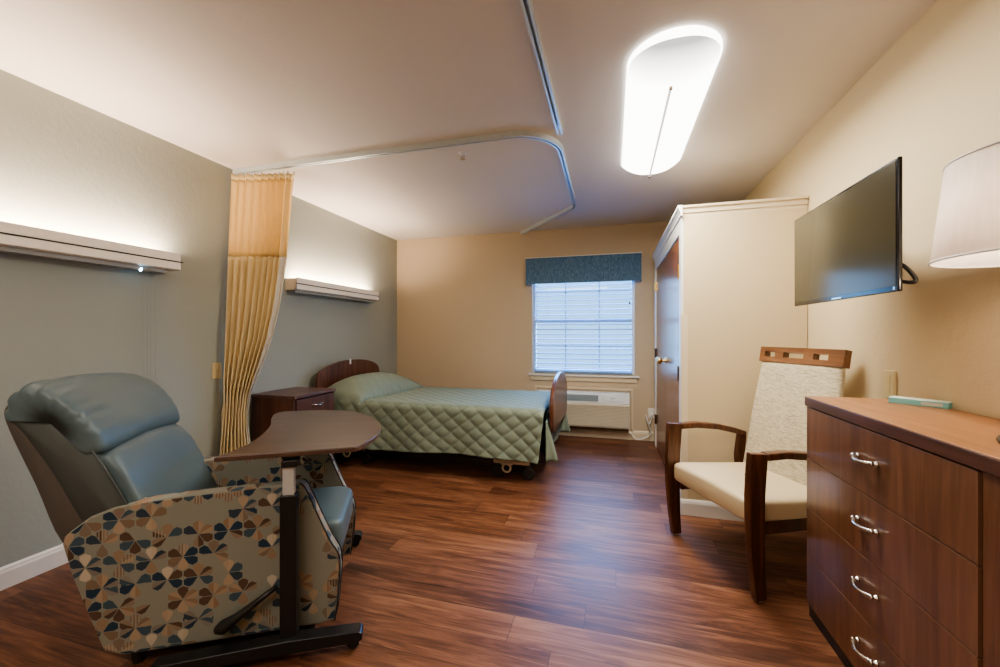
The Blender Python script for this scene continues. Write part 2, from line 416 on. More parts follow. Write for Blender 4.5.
# window
w = bpy.data.objects.new('window_1', None); COL.objects.link(w); w.location = ((WX0 + WX1) / 2, YB + .06, WZ0); struct(w)
cx = (WX0 + WX1) / 2; hw = (WX1 - WX0) / 2; hh = WZ1 - WZ0
b = MB(); b.box(-hw, -hw + .035, -.02, .06, 0, hh).box(hw - .035, hw, -.02, .06, 0, hh).box(-hw + .035, hw - .035, -.02, .06, 0, .04).box(-hw + .035, hw - .035, -.02, .06, hh - .04, hh)
b.build('window_frame', M['trim'], w, bevel=.003)
b = MB(); b.box(-hw + .035, hw - .035, .0, .03, .60, .65); b.build('meeting_rail', M['trim'], w)
b = MB()
for k in (-1, 1): b.box(k * hw / 3 - .008, k * hw / 3 + .008, .012, .02, .04, hh - .04)
for z in (.32, .97): b.box(-hw + .035, hw - .035, .012, .02, z - .008, z + .008)
b.build('muntins', M['trim'], w)
b = MB(); b.box(-hw + .03, hw - .03, .022, .026, .03, hh - .03); b.build('pane', M['glass'], w)
# jamb returns, sill and apron
b = MB(); b.box(WX0 - .045, WX1 + .045, YB - .035, YB + .04, .700, .722); s_ = struct(b.build('trim_1', M['trim'], bevel=.004))
b = MB(); b.box(WX0 - .02, WX1 + .02, YB - .016, YB, .645, .700); struct(b.build('trim_2', M['trimc'], bevel=.003))

# blind
bl = empty('window_blind', 'white horizontal slatted blind hanging in the back wall window', 'blind', (cx, YB + .0, .735))
b = MB(); n = int((2.0 - .79) / .0575)
for i in range(n):
    z = .058 + i * .0575
    T = Matrix.Translation((0, 0, z)) @ Matrix.Rotation(R(15), 4, 'X')
    pr = [(-.025, 0), (-.012, .0035), (.0, .0045), (.012, .0035), (.025, 0), (.025, .0025), (.012, .006), (0, .007), (-.012, .006), (-.025, .0025)]
    b.prism(pr, 0, -hw + .03, hw - .03, T)
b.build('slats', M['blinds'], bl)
b = MB(); b.box(-hw + .03, hw - .03, -.024, .022, .008, .028); b.build('bottom_rail', M['blinds'], bl, bevel=.004)
b = MB(); b.box(-hw + .02, hw - .02, -.028, .025, 1.265, 1.3); b.build('head_rail', M['trim'], bl)
b = MB()
for k in (-.40, -.13, .13, .40):
    b.tube([(k, -.031, .02), (k, -.031, 1.27)], .0014, 6)
b.build('ladder_cord', M['hookm'], bl)
b = MB(); b.tube([(-.53, -.036, 1.26), (-.53, -.036, .62)], .004, 8); b.build('tilt_wand', M['grille'], bl)
b = MB(); b.box(.525, .54, -.036, -.03, .80, .83); b.build('cord_cleat', M['blackp'], bl)
# valance
v = empty('window_valance', 'slate blue textured fabric valance box across the window top', 'valance', (cx, YB, 1.8))
b = MB(); b.prism([(-.655, -.09), (.655, -.09), (.655, 0), (.64, 0), (.64, -.075), (-.64, -.075), (-.64, 0), (-.655, 0)], 2, -.005, .30)
b.build('skirt', M['valance'], v, bevel=.003)
b = MB(); b.box(-.66, .66, -.094, 0, .30, .308); b.build('top_board', M['trim'], v)

# ------------------------------------------------------------------ PTAC
pt = empty('wall_air_conditioner', 'almond white wall air conditioner unit with louvred front below the window', 'air conditioner', (-.33, YB, .008))
b = MB()
X0, X1 = -.566, .562
b.box(X0, X1, -.02, 0, .545, .567).box(X0, X0 + .022, -.02, 0, .106, .545).box(X1 - .022, X1, -.02, 0, .106, .545)
b.build('wall_surround', M['trimc'], pt, bevel=.002)
b = MB(); b.prism([(-.14, .135), (-.155, .16), (-.15, .395), (-.13, .41), (0, .41), (0, .135)], 0, X0 + .045, X1 - .045)
b.build('front_panel', M['ptac'], pt, bevel=.004)
b = MB()
for i in range(15):
    z = .165 + i * .0155; b.box(X0 + .06, X1 - .06, -.158, -.150, z, z + .003)
b.build('intake_louvres', M['trimc'], pt)
b = MB(); b.prism([(-.135, .41), (-.118, .515), (-.09, .525), (0, .525), (0, .41)], 0, X0 + .045, X1 - .045)
b.build('top_case', M['ptacw'], pt, bevel=.003)
Tt = Matrix.Translation((0, -.1285, .463)) @ Matrix.Rotation(-math.atan2(.017, .105), 4, 'X')
b = MB(); b.box(X0 + .09, .18, -.004, .008, -.035, .035, Tt)
b.build('discharge_grille', M['grille'], pt)
b = MB()
for i in range(34): x = X0 + .10 + i * .0186; b.box(x, x + .004, -.008, -.003, -.034, .034, Tt)
for i in range(3): z = -.02 + i * .02; b.box(X0 + .09, .18, -.007, -.002, z, z + .003, Tt)
b.build('grille_fins', plain('fin_grey', (.30, .36, .40), .5), pt)
b = MB(); b.box(.235, .45, -.005, .006, -.028, .033, Tt); c_ = b.build('control_door', M['ptacw'], pt, bevel=.003)
b = MB(); b.box(.315, .365, -.0065, -.004, .004, .011, Tt); b.build('badge', M['grille'], pt)
b = MB(); b.box(X0 + .06, X1 - .06, -.10, -.02, .104, .135); b.build('drain_shelf', M['hinge'], pt)
# outlet + cord by the closet
ol = empty('wall_outlet', 'white power outlet on back wall beside closet door, cord plugged in', 'outlet', (.425, YB, .31))
b = MB(); b.box(-.035, .035, -.007, 0, -.057, .057); b.build('cover_plate', M['trim'], ol, bevel=.003)
b = MB(); b.box(-.018, .018, -.045, -.007, -.035, 0); b.build('plug', M['hookm'], ol, bevel=.004)
pth = catmull([(.425, YB - .04, .275), (.40, YB - .05, .20), (.36, YB - .06, .30), (.40, YB - .05, .16), (.415, YB - .05, .09), (.33, YB - .07, .035), (.26, YB - .08, .03), (.22, YB - .06, .06), (.19, YB - .05, .10)], 8, False)
tag(MB().tube(pth, .006, 8).build('power_cord', M['hookm'], smooth=True), 'white power cord looping from outlet down to air conditioner', 'cord')

# ------------------------------------------------------------------ closet
CX, CY0, CY1, CZ = .45, 2.90, 4.62, 1.985
cl = empty('built_in_closet', 'cream built-in closet with white crown and double wooden doors', 'closet', (CX, CY0, 0))
W_ = XR - CX - .004
b = MB(); b.box(.012, W_, 0, .03, 0, CZ)                      # near side
b.box(.012, W_, CY1 - CY0 - .03, CY1 - CY0, 0, CZ).box(.012, W_, .03, CY1 - CY0 - .03, CZ - .03, CZ)
b.box(.012, .04, .03, .07, 0, CZ - .03).box(.012, .04, 1.655, 1.69, 0, CZ - .03).box(.012, .04, .07, 1.655, 1.92, CZ - .03)
b.build('carcass', M['cream'], cl)
b = MB()
L = CY1 - CY0
b.box(-.006, .012, .0, .085, 0, 1.985).box(-.006, .012, L - .10, L, 0, 1.985).box(-.006, .012, .085, L - .10, 1.885, 1.985)
b.build('casing', M['trim'], cl, bevel=.004)
b = MB()
cp = [(0, 0), (-.012, .0), (-.014, .02), (-.026, .05), (-.030, .052), (-.030, .070), (0, .070)]
b.prism([(q[0] + .0, CZ + q[1]) for q in cp], 1, -.03, L + .03)
b.build('crown', M['trim'], cl)
b = MB()
sp = [(0, .022), (-.008, .022), (-.008, .040), (-.004, .044), (-.004, .052), (-.018, .056), (-.018, .070), (.0, .070)]
b.prism([(q[0], CZ + q[1]) for q in sp], 0, .0, W_)
b.box(0, W_, 0, L, CZ, CZ + .07)
b.build('top_moulding', M['trimc'], cl)
b = MB(); b.prism([(-q[0], q[1]) for q in [(0, 0), (.014, 0), (.014, .078), (.010, .094), (.004, .104), (0, .104)]], 0, -.01, W_ - .002)
b.build('baseboard', M['trim'], cl)
b = MB(); b.box(.012, .035, -.004, 0, .10, 1.33); b.box(-.0075, .012, -.004, 0, .10, 1.33); b.build('corner_guard', M['trimc'], cl)
for k, (a, c) in enumerate(((.088, .845), (.851, L - .103))):
    d = MB().box(.002, .035, a, c, .012, 1.882).build('door', M['doorwood'], cl, bevel=.002)
    yk = .80 if k == 0 else .896
    kn = [(.024, 0), (.024, .004), (.010, .008), (.008, .03), (.012, .038), (.026, .046), (.029, .058), (.024, .068), (.008, .073)]
    MB().lathe(kn, 20, Matrix.Translation((.002, yk, .97)) @ Matrix.Rotation(R(-90), 4, 'Y')).build('knob', M['brass'], d, smooth=True)
    yh = .088 if k == 0 else L - .103
    for z in (.3, 1.0, 1.70):
        zz = z - .07 if k == 0 else z
        MB().box(-.010, .004, yh - .012, yh + .012, zz - .045, zz + .045).tube([(-.010, yh, zz - .05), (-.010, yh, zz + .05)], .006, 8).build('hinge', M['hinge'] if z < 1.5 else M['brass'], d)

# ------------------------------------------------------------------ curtain tracks
tz = ZC - .022
def track(path, name, label):
    path = [Vector(p) for p in path]; m = MB(); w = .017; n = len(path); rings = []
    for i, p in enumerate(path):
        d = (path[min(i + 1, n - 1)] - path[max(i - 1, 0)]).normalized(); s = Vector((-d.y, d.x, 0))
        prof = [(-w, .022), (-w, -.012), (-.006, -.012), (-.006, -.008), (-w + .003, -.008), (-w + .003, .018), (w - .003, .018), (w - .003, -.008), (.006, -.008), (.006, -.012), (w, -.012), (w, .022)]
        rings.append([m.b.verts.new(p + s * a + Vector((0, 0, z))) for a, z in prof])
    for A, B in zip(rings, rings[1:]):
        for k in range(len(A)): m.b.faces.new((A[k], A[(k + 1) % len(A)], B[(k + 1) % len(A)], B[k]))
    m.b.faces.new(rings[0]); m.b.faces.new(rings[-1][::-1])
    o = m.build(name, M['track']); tag(o, label, 'curtain track'); return o
p1 = [(XL + .005, 2.385, tz), (-2.0, 2.39, tz), (-1.2, 2.395, tz), (-.62, 2.40, tz)]
p1 += [(-.62 + .29 * math.sin(a), 2.69 - .29 * math.cos(a), tz) for a in [R(x) for x in range(8, 91, 8)]]
p1 += [(-.33, 2.75, tz), (-.335, 3.3, tz), (-.34, 3.80, tz), (-.345, 3.87, tz), (-.36, 3.92, tz), (-.40, 3.97, tz), (-.7, 4.34, tz), (-1.06, YB - .005, tz)]
track(p1, 'curtain_track', 'curved ceiling curtain track running around the bed area')
track([(-.305, YF + .05, tz), (-.305, 1.0, tz), (-.305, 2.44, tz)], 'curtain_track', 'straight ceiling curtain track running toward camera from the curved one')
sp = empty('fire_sprinkler', 'small white sprinkler head on the ceiling beside curtain track', 'sprinkler', (-.99, 2.58, ZC))
MB().lathe([(.032, 0), (.032, -.004), (.018, -.010), (.010, -.012), (.010, -.02)][::-1], 20).build('escutcheon', M['hookm'], sp, smooth=True)
MB().lathe([(.016, -.045), (.016, -.042)], 12).tube([(-.011, 0, -.012), (-.011, 0, -.042)], .002, 6).tube([(.011, 0, -.012), (.011, 0, -.042)], .002, 6).lathe([(.004, -.042), (.004, -.012)], 8).build('deflector', M['chrome'], sp)

# ------------------------------------------------------------------ privacy curtain
pc = empty('privacy_curtain', 'straw yellow pleated privacy curtain drawn to the left wall', 'curtain', (-2.5, 2.39, 0))
def lerp_tab(tab, z):
    for (z0, a), (z1, b_) in zip(tab, tab[1:]):
        if z <= z1 or (z1, b_) == tab[-1]:
            t = max(0, min(1, (z - z0) / (z1 - z0)))
            return [p + (q - p) * t for p, q in zip(a, b_)]
LT = [(0, (-2.70, 2.19)), (.5, (-2.715, 2.235)), (1.2, (-2.715, 2.28)), (2.4, (-2.735, 2.35))]
RT = [(0, (-2.50, 2.36)), (.3, (-2.57, 2.365)), (.5, (-2.625, 2.375)), (.62, (-2.64, 2.38)), (.75, (-2.618, 2.39)), (.95, (-2.535, 2.41)), (1.15, (-2.45, 2.42)), (1.4, (-2.385, 2.43)), (1.75, (-2.33, 2.44)), (2.4, (-2.275, 2.455))]
def curt(u, z, off=0):
    a = lerp_tab(LT, z); c = lerp_tab(RT, z); A = Vector((a[0], a[1], 0)); C = Vector((c[0], c[1], 0)); d = (C - A); L = d.length; dn = d.normalized(); nn = Vector((dn.y, -dn.x, 0))
    amp = .024 + .016 * (1 - z / 2.4) + .012 * math.exp(-((z - .6) / .25) ** 2)
    ph = u * 9 * 2 * math.pi + 1.3 * math.sin(u * 7 + z * .5)
    wv = (math.sin(ph) + .15 * math.sin(ph * 2 + 1.0)) * (1 if u < .88 else max(.25, 1 - (u - .88) * 9))
    cr = .012 * noise.noise(Vector((u * 14, z * 9, 3))) * math.exp(-((z - .55) / .4) ** 2) * 2
    p = A + d * u + nn * (amp * wv + cr + off)
    p += dn * .005 * math.sin(2 * ph) * (1 if u < .88 else .2)
    return Vector((p.x + 2.5, p.y - 2.39, z))
def cpart(name, u0, u1, z0, z1, mat, nu, nz, off=0, th=.002):
    MB().grid(lambda a, c: curt(u0 + (u1 - u0) * a, z0 + (z1 - z0) * c, off), nu, nz).build(name, mat, pc, smooth=True, solid=th)
cpart('curtain_cloth', 0, .90, .03, 1.775, M['curtain'], 260, 60)
cpart('netting', 0, 1, 1.775, 2.36, M['curtnet'], 260, 16)
cpart('heading_tape', 0, 1, 2.355, 2.395, M['curtain'], 260, 2, 0, .005)
cpart('edge_hem', .90, 1.0, .03, 1.775, cloth('white_curtain_hem', (.88, .84, .78), .3), 26, 60)
for i in range(12):
    u = (i + .25) / 11.3
    q = curt(min(u, 1), 2.39); 
    MB().tube([(q.x, q.y, 2.385), (q.x, q.y + .004, 2.405), (q.x, q.y, ZC - .037)], .0035, 6).build('carrier_hook', M['chrome'], pc)

# ------------------------------------------------------------------ wall strip lights
def strip(y0, y1, z0, label, led):
    s = empty('wall_strip_light', label, 'wall light', (XL, (y0 + y1) / 2, z0), 0, None); h = (y1 - y0) / 2
    X = XL + .125 - XL
    b = MB(); b.prism([(0.0, 0), (.10, 0), (.125, .006), (.125, .048), (.121, .050), (.121, .056), (.125, .058), (.125, .106), (.121, .106), (.119, .061), (.118, .004), (0, .004)], 1, -h, h)
    b.box(0, .12, -h, -h + .006, .004, .10).box(0, .12, h - .006, h, .004, .10)
    b.build('housing', M['fixture'], s)
    b = MB(); b.box(.1215, .1262, -h, h + .015, .050, .0565); b.build('accent_groove', M['blackp'], s)
    b = MB(); b.tube([(.05, -h + .04, .035), (.05, h - .04, .035)], .014, 12); b.build('lamp_tube', M['tube'], s)
    b = MB(); b.box(.004, .09, -h + .02, h - .06, -.022, 0); b.build('lower_housing', plain('grey_lower_housing', (.34, .34, .33), .5), s)
    if led:
        MB().lathe([(.004, -.03), (.007, -.022), (.007, -.012)], 12, Matrix.Translation((.085, h - .20, 0))).build('indicator_light', M['led'], s)
        for k in range(4):
            yy = h - .17 + k * .022
            MB().tube([(.05 + .008 * (k % 2), yy, -.02), (.05 + .008 * (k % 2), yy + .002, -.72)], .0011, 6).build('pull_cord', M['cordg'], s)
    return s
strip(.67, 1.905, 1.605, 'long pale wall light with blue indicator, above the recliner', True)
strip(2.88, 4.15, 1.59, 'long pale wall light mounted above the bed headboard', False)
for (y0, y1, z0) in ((.67, 1.905, 1.605), (2.88, 4.15, 1.59)):
    pass

# switch plates
o = empty('wall_switch', 'ivory switch plate on the left wall beside the curtain', 'switch', (XL, 2.245, .935))
box('cover_plate', (0, .008, -.036, .036, -.058, .058), M['plate'], o, .003); box('toggle', (.008, .016, -.006, .006, -.012, .012), M['plate'], o, .002)
o = empty('wall_socket', 'ivory outlet plate on the right wall above the dresser', 'outlet', (XR, 2.135, .985))
box('cover_plate', (-.012, 0, -.036, .036, -.06, .06), M['plate'], o, .004); box('receptacle', (-.0145, -.012, -.016, .016, -.04, .04), M['plate'], o, .002)

# ------------------------------------------------------------------ ceiling light
cf = empty('ceiling_light', 'long white glowing ceiling light with rounded near end', 'ceiling light', (.265, 2.42, ZC))
hwid = .19; y0, y1 = -.655, .70
def outline(s):
    """half outline y as function, returns width factor at y"""
    return 0
def lens(u, v):
    # v along y, u across
    y = y0 + (y1 - y0) * v; a = (u - .5) * 2
    r = .19
    if y < y0 + r: wf = math.sqrt(max(0, 1 - ((y0 + r - y) / r) ** 2))
    elif y > y1 - .05: wf = 1 - .25 * ((y - (y1 - .05)) / .05) ** 2
    else: wf = 1
    wf = max(wf, .02)
    dep = .085 * (1 - .8 * abs(a) ** 2.6)
    e = min(1, (y - y0) / .27); e = math.sin(e * math.pi / 2) ** .9
    if y > y1 - .02: e *= max(0, (y1 - y) / .02) ** .35
    return Vector((a * hwid * wf, y, -.006 - dep * e * (.35 + .65 * wf)))
MB().grid(lens, 28, 70).build('lens', M['lens'], cf, smooth=True)
pts = []
for k in range(19):
    a = math.pi + math.pi * k / 18; pts.append((math.cos(a) * (hwid + .008), y0 + .19 + math.sin(a) * .198))
pts += [(hwid + .008, y1 - .05), (hwid * .75, y1 + .008), (-hwid * .75, y1 + .008), (-hwid - .008, y1 - .05)]
MB().prism(pts, 2, -.018, 0).build('rim', M['rim'], cf)
MB().box(-.006, .006, y0 + .25, y1 + .004, -.096, -.090).build('spine', emis('self_lit_spine', (1, .95, .88), .9), cf)  # spine given its own glow so it stays pale against the lens
for y in (y0 + .25, y1 + .002):
    MB().lathe([(.008, -.104), (.008, -.092)], 12, Matrix.Translation((0, y, 0))).build('screw', M['hinge'], cf)

# ------------------------------------------------------------------ bed
bed = empty('hospital_bed', 'hospital bed with arched walnut head and foot boards, beside the back wall', 'bed', (-2.7, 3.63, 0))
BX0 = -2.70
hb = [(-.50, .35), (-.50, .77), (-.49, .79)]
for k in range(17):
    a = math.pi * (1 - k / 16); hb.append((.505 * math.cos(a) + .015, .795 + .135 * math.sin(a)))
hb += [(.53, .78), (.53, .35)]
MB().prism(hb, 0, .03, .06).build('headboard', M['bedwood'], bed, bevel=.005)
MB().box(.055, .068, -.035, -.010, .885, .94).build('hook', M['hookm'], bed, bevel=.003)
fb = [(-.44, .41), (-.49, .47), (-.50, .62)]
for k in range(1, 16):
    a = math.pi * (1 - k / 16); fb.append((.50 * math.cos(a), .62 + .235 * math.sin(a)))
fb += [(.50, .62), (.49, .47), (.44, .41)]
MB().prism(fb, 0, 2.225, 2.258).build('footboard', M['bedwood'], bed, bevel=.006)
MB().box(.06, 2.17, -.46, .46, .42, .56).build('mattress', M['mattress'], bed, bevel=.03)
MB().box(.06, 2.20, -.45, -.41, .34, .40).box(.06, 2.20, .41, .45, .34, .40).box(.06, 2.2, -.41, .41, .37, .415).build('deck_frame', M['black'], bed)
MB().box(.35, 1.95, -.30, -.26, .10, .15).box(.35, 1.95, .26, .30, .10, .15).box(.35, .40, -.40, .40, .10, .16).box(1.88, 1.93, -.40, .40, .10, .16).build('base_frame', M['black'], bed)
for xa, xb in ((.45, 1.1), (1.85, 1.2)):
    for yy in (-.28, .28): MB().tube([(xa, yy, .13), (xb, yy, .38)], .018, 8).build('lift_arm', M['black'], bed)
for x in (.375, 1.905):
    m = MB(); m.box(x - .15, x + .15, -.455, -.435, .135, .165)
    ring = [(x - .04 + .034 * math.cos(a), -.447, .10 + .034 * math.sin(a)) for a in [2 * math.pi * k / 20 for k in range(20)]]
    m.tube(ring, .009, 8, True); m.box(x - .09, x + .01, -.455, -.437, .125, .145)
    m.build('end_bracket', M['bedbeige'], bed, bevel=.003)
    for y in (-.40, .40):
        for dx in (-.13, .13):
            q = MB()
            q.lathe([(.045, -.014), (.052, -.008), (.052, .008), (.045, .014)], 20, Matrix.Translation((x + dx, y, .052)) @ Matrix.Rotation(R(90), 4, 'X'))
            q.box(x + dx - .018, x + dx + .018, y - .022, y + .022, .085, .14)
            q.build('caster', M['blackp'], bed)
# bedspread with quilted diamonds
bs = MB()
YN, YFAR, ZT = 3.105, 4.135, .60
def sect(s):
    """s = arc length from the near hem, gives (y,z) around the mattress"""
    hang = .355; r = .045; wtop = YFAR - YN - 2 * r; arc = r * math.pi / 2
    if s < hang: return YN - .012 * (1 - s / hang), ZT - r - (hang - s), Vector((0, -1, 0))
    s -= hang
    if s < arc: a = s / r; return YN + r - r * math.cos(a), ZT - r + r * math.sin(a), Vector((0, -math.cos(a), math.sin(a)))
    s -= arc
    if s < wtop: return YN + r + s, ZT, Vector((0, 0, 1))
    s -= wtop
    if s < arc: a = s / r; return YFAR - r + r * math.sin(a), ZT - r + r * math.cos(a), Vector((0, math.sin(a), math.cos(a)))
    s -= arc; return YFAR + .012 * s / hang, ZT - r - s, Vector((0, 1, 0))
STOT = .355 * 2 + .045 * math.pi + (YFAR - YN - .09)
XS0, XS1 = -2.625, -.515
def quilt(x, s):
    a, b_ = .150, .118
    p = abs(math.sin(math.pi * (x / a + s / b_))) * abs(math.sin(math.pi * (x / a - s / b_)))
    return p ** .42
def spread(u, v):
    x = XS0 + (XS1 - XS0) * u; s = STOT * v; y, z, nrm = sect(s)
    top = max(0, min(1, (z - (ZT - .16)) / .16)); ym = (YN + YFAR) / 2
    # pillow hump under the spread, ending in a tucked crease
    t = (x + 2.60) / (.43 + .12 * max(0, min(1, (y - YN))))
    if 0 <= t <= 1: prof = max(0, math.sin(math.pi * min(1, (t * .84 + .16)))) ** .5 * (1 if t < .9 else 1 - ((t - .9) / .1) ** 2 * .35)
    elif t < 0: prof = .45 * max(0, 1 + t * 1.5)
    else: prof = 0
    acr = max(0, 1 - abs((y - ym) / (.56)) ** 3.2)
    skew = 1 if t < .96 else max(0, 1 - (t - .96) * 12)
    z += .190 * prof * acr * top * skew
    q = quilt(x + .02 * math.sin(s * 9), s)
    amp = .0145 * (.62 if z > ZT - .02 else 1)
    if 0 <= t <= 1 and z > ZT: amp *= .35
    p = Vector((x, y, z)) + nrm * amp * q
    side = max(0, (ZT - .05 - z) / .35)
    if side > 0:
        sg = -1 if y < ym else 1
        p.y += sg * side * (.012 * math.sin(x * 11) + .016 * noise.noise(Vector((x * 3, 0, 5)))) + sg * .01 * side
        if u > .93: p.z += 0 * side; p.x -= .04 * side * ((u - .93) / .07)
        p.z += .012 * side * math.sin(x * 4)
    # crease line
    if 0.95 < t < 1.12 and z >= ZT - .03: p.z -= .022 * math.exp(-((t - 1.03) / .03) ** 2)
    if .97 < t < 1.0 and top > .9: p.x += .012
    if u > .975: p.z -= .02 * ((u - .975) / .025) ** 2 * (1 if z > ZT - .04 else 0)
    return p
bs.grid(spread, 270, 200)
def foot(u, v):
    y = YN + .10 + (YFAR - YN - .06) * u; s = .36 * v
    p = Vector((XS1 + .006 + .012 * math.sin(y * 17) * v, y, ZT - .03 - s)); p.x += .006 * quilt(y, s)
    return p
bs.grid(foot, 80, 30)
for sgn, yy in ((-1, YN + .06), (1, YFAR + .02)):
    def cor(u, v, yy=yy):
        return Vector((XS1 + .0 + .085 * v * math.sin(u * math.pi) + .018, yy + .12 * (u - .5) + .015 * math.sin(u * 12) * v, .52 - .32 * v))
    bs.grid(cor, 14, 14)
o = bs.build('bedspread', M['quilt'], smooth=True, solid=.006)
tag(o, 'sage green quilted bedspread covering the hospital bed and its pillow', 'bedspread')

# ------------------------------------------------------------------ nightstand
ns = empty('nightstand', 'dark cherry nightstand between the curtain and the bed', 'nightstand', (-2.75, 2.52, 0))
MB().box(0, .405, 0, .018, 0, .70).box(0, .405, .447, .465, 0, .70).box(0, .012, .018, .447, .05, .70).box(.012, .39, .018, .447, .05, .07).box(.36, .38, .018, .447, 0, .05).build('carcass', M['night'], ns, bevel=.001)
MB().box(-.0, .42, -.004, .469, .70, .725).build('top', M['nighttop'], ns, bevel=.003)
def pull(parent, x, y, z, L=.096, along='y', out=1, r=.0045):
    """arched bar pull with two rosettes, projecting along x by out"""
    pts = []
    for k in range(13):
        t = -1 + 2 * k / 12; pts.append((x + out * (.010 + .020 * (1 - t * t)), y + t * L / 2, z - .004 * (1 - t * t)))
    rr = [r * (1.5 - .5 * (1 - abs(-1 + 2 * k / 12))) for k in range(13)]
    m = MB().tube(pts, rr, 10)
    for s in (-1, 1):
        m.lathe([(.010, 0), (.010, .004), (.006, .008), (.0055, .014), (.009, .017), (.004, .021)], 14, Matrix.Translation((x, y + s * L / 2, z)) @ Matrix.Rotation(R(90 * out), 4, 'Y'))
    return m.build('handle', M['chrome'], parent, smooth=True)
for z0, z1 in ((.525, .69), (.065, .518)):
    nm = 'drawer' if z0 > .3 else 'door'
    d = MB().box(.390, .412, .024, .441, z0, z1).build(nm, M['night'], ns, bevel=.002)
    pull(d, .412, .245, (z0 + z1) / 2 + .02 if z0 > .3 else .46, .10, out=1)

# ------------------------------------------------------------------ dresser
DX, DY0, DY1 = .800, 1.085, 2.003
dr = empty('dresser', 'cherry wood four-drawer dresser with nickel pulls at right wall', 'dresser', (DX, DY0, 0))
D = XR - .004 - DX; L = DY1 - DY0
MB().box(.018, D, 0, .02, 0, .897).box(.018, D, L - .02, L, 0, .897).box(.004, .018, 0, .076, .06, .897).box(.03, D, .02, L - .02, .875, .897).box(D - .012, D, .02, L - .02, .06, .875).box(.018, .03, .02, L - .02, .0, .06).build('carcass', M['dresser'], dr, bevel=.001)
MB().box(.012, .030, 0.0, L, 0, .052).build('plinth', M['black'], dr)
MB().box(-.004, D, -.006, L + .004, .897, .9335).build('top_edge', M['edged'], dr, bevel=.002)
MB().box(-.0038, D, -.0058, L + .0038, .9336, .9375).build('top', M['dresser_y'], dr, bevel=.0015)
zs = [.058, .264, .468, .676, .893]
for i in range(4):
    z0, z1 = zs[i] + .003, zs[i + 1] - .003
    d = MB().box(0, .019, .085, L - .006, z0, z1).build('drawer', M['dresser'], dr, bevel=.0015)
    MB().box(-.0006, .019, .085, L - .006, z1 - .0005, z1 + .0022).box(-.0006, .019, .082, .085, z0, z1).build('edge_band', M['edge'], d)
    pull(d, 0, 1.575 - DY0, (z0 + z1) / 2 + .01, .10, out=-1, r=.005)
# booklet on dresser
bk = empty('tissue_box', 'thin teal and white box lying on the dresser beside the wall', 'box', (1.108, 1.862, .9375), R(-45))
MB().box(-.08, .08, -.03, .03, .0, .021).build('sleeve', plain('teal_card', (.16, .37, .36), .5), bk, bevel=.002)
MB().box(-.079, .079, -.029, .029, .021, .0225).build('white_top', plain('white_card', (.66, .76, .70), .5), bk)
MB().box(.01, .065, -.0306, -.03, .005, .017).build('printed_panel', plain('buff_print', (.42, .42, .35), .5), bk)

# ------------------------------------------------------------------ table lamp
lp = empty('table_lamp', 'table lamp with white drum shade standing on the dresser', 'lamp', (.975, 1.235, .9375))
MB().lathe([(.075, 0), (.078, .008), (.074, .018), (.03, .026), (.022, .05), (.040, .10), (.052, .16), (.044, .23), (.020, .29), (.012, .31), (.012, .40)], 32).build('base', M['hinge'], lp, smooth=True)
MB().tube([(0, 0, .40), (0, 0, .70)], .005, 8).tube([(-.155, 0, .685), (.155, 0, .685)], .002, 6).build('harp', M['brass'], lp)
MB().lathe([(.188, .450), (.162, .695)], 64, open_=True).build('lamp_shade', M['shade'], lp, smooth=True, solid=.002)
MB().tube([(.1895 * math.cos(a), .1895 * math.sin(a), .452) for a in [2 * math.pi * k / 64 for k in range(64)]], .003, 6, True).build('shade_trim', M['hookm'], lp, smooth=True)
MB().tube([(.163 * math.cos(a), .161 * math.sin(a), .694) for a in [2 * math.pi * k / 64 for k in range(64)]], .003, 6, True).build('shade_trim', M['hookm'], lp, smooth=True)
MB().lathe([(.012, .44), (.026, .49), (.030, .52), (.022, .55), (.008, .565)], 20).build('bulb', emis('warm_bulb', (1, .78, .60), 110), lp, smooth=True)

# ------------------------------------------------------------------ TV
tv = empty('television', 'black flat television mounted on the right wall above the dresser', 'television', (.865, 1.918, 1.338), 0)
TW, TH = .372, .424
tilt = 0
MB().box(0, .013, -TW, TW, 0, TH).build('bezel', M['bezel'], tv, bevel=.004)
MB().box(.013, .055, -TW + .12, TW - .12, .06, TH - .08).build('rear_case', M['blackp'], tv, bevel=.012)
MB().box(-.0012, .002, -TW + .010, TW - .010, .018, TH - .010).build('screen', M['screen'], tv)
MB().box(-.0015, .0005, -.05, .02, .004, .011).build('brand_badge', M['chrome'], tv)
MB().box(-.0015, .0005, -TW + .012, -TW + .022, .006, .016).build('sensor', M['chrome'], tv)
MB().box(.290, .305, .20, .33, .12, .32).build('wall_plate', M['black'], tv)
MB().box(.055, .29, .18, .24, .19, .25).build('mount_arm', M['black'], tv)
pth = catmull([(.885, 1.60, 1.40), (.885, 1.575, 1.425), (.897, 1.56, 1.408), (.912, 1.55, 1.372), (.900, 1.56, 1.366), (.885, 1.60, 1.38)], 8, False)
tag(MB().tube(pth, .006, 8).build('television_cable', M['blackp'], smooth=True), 'looped black cable behind the lower right corner of television', 'cable')

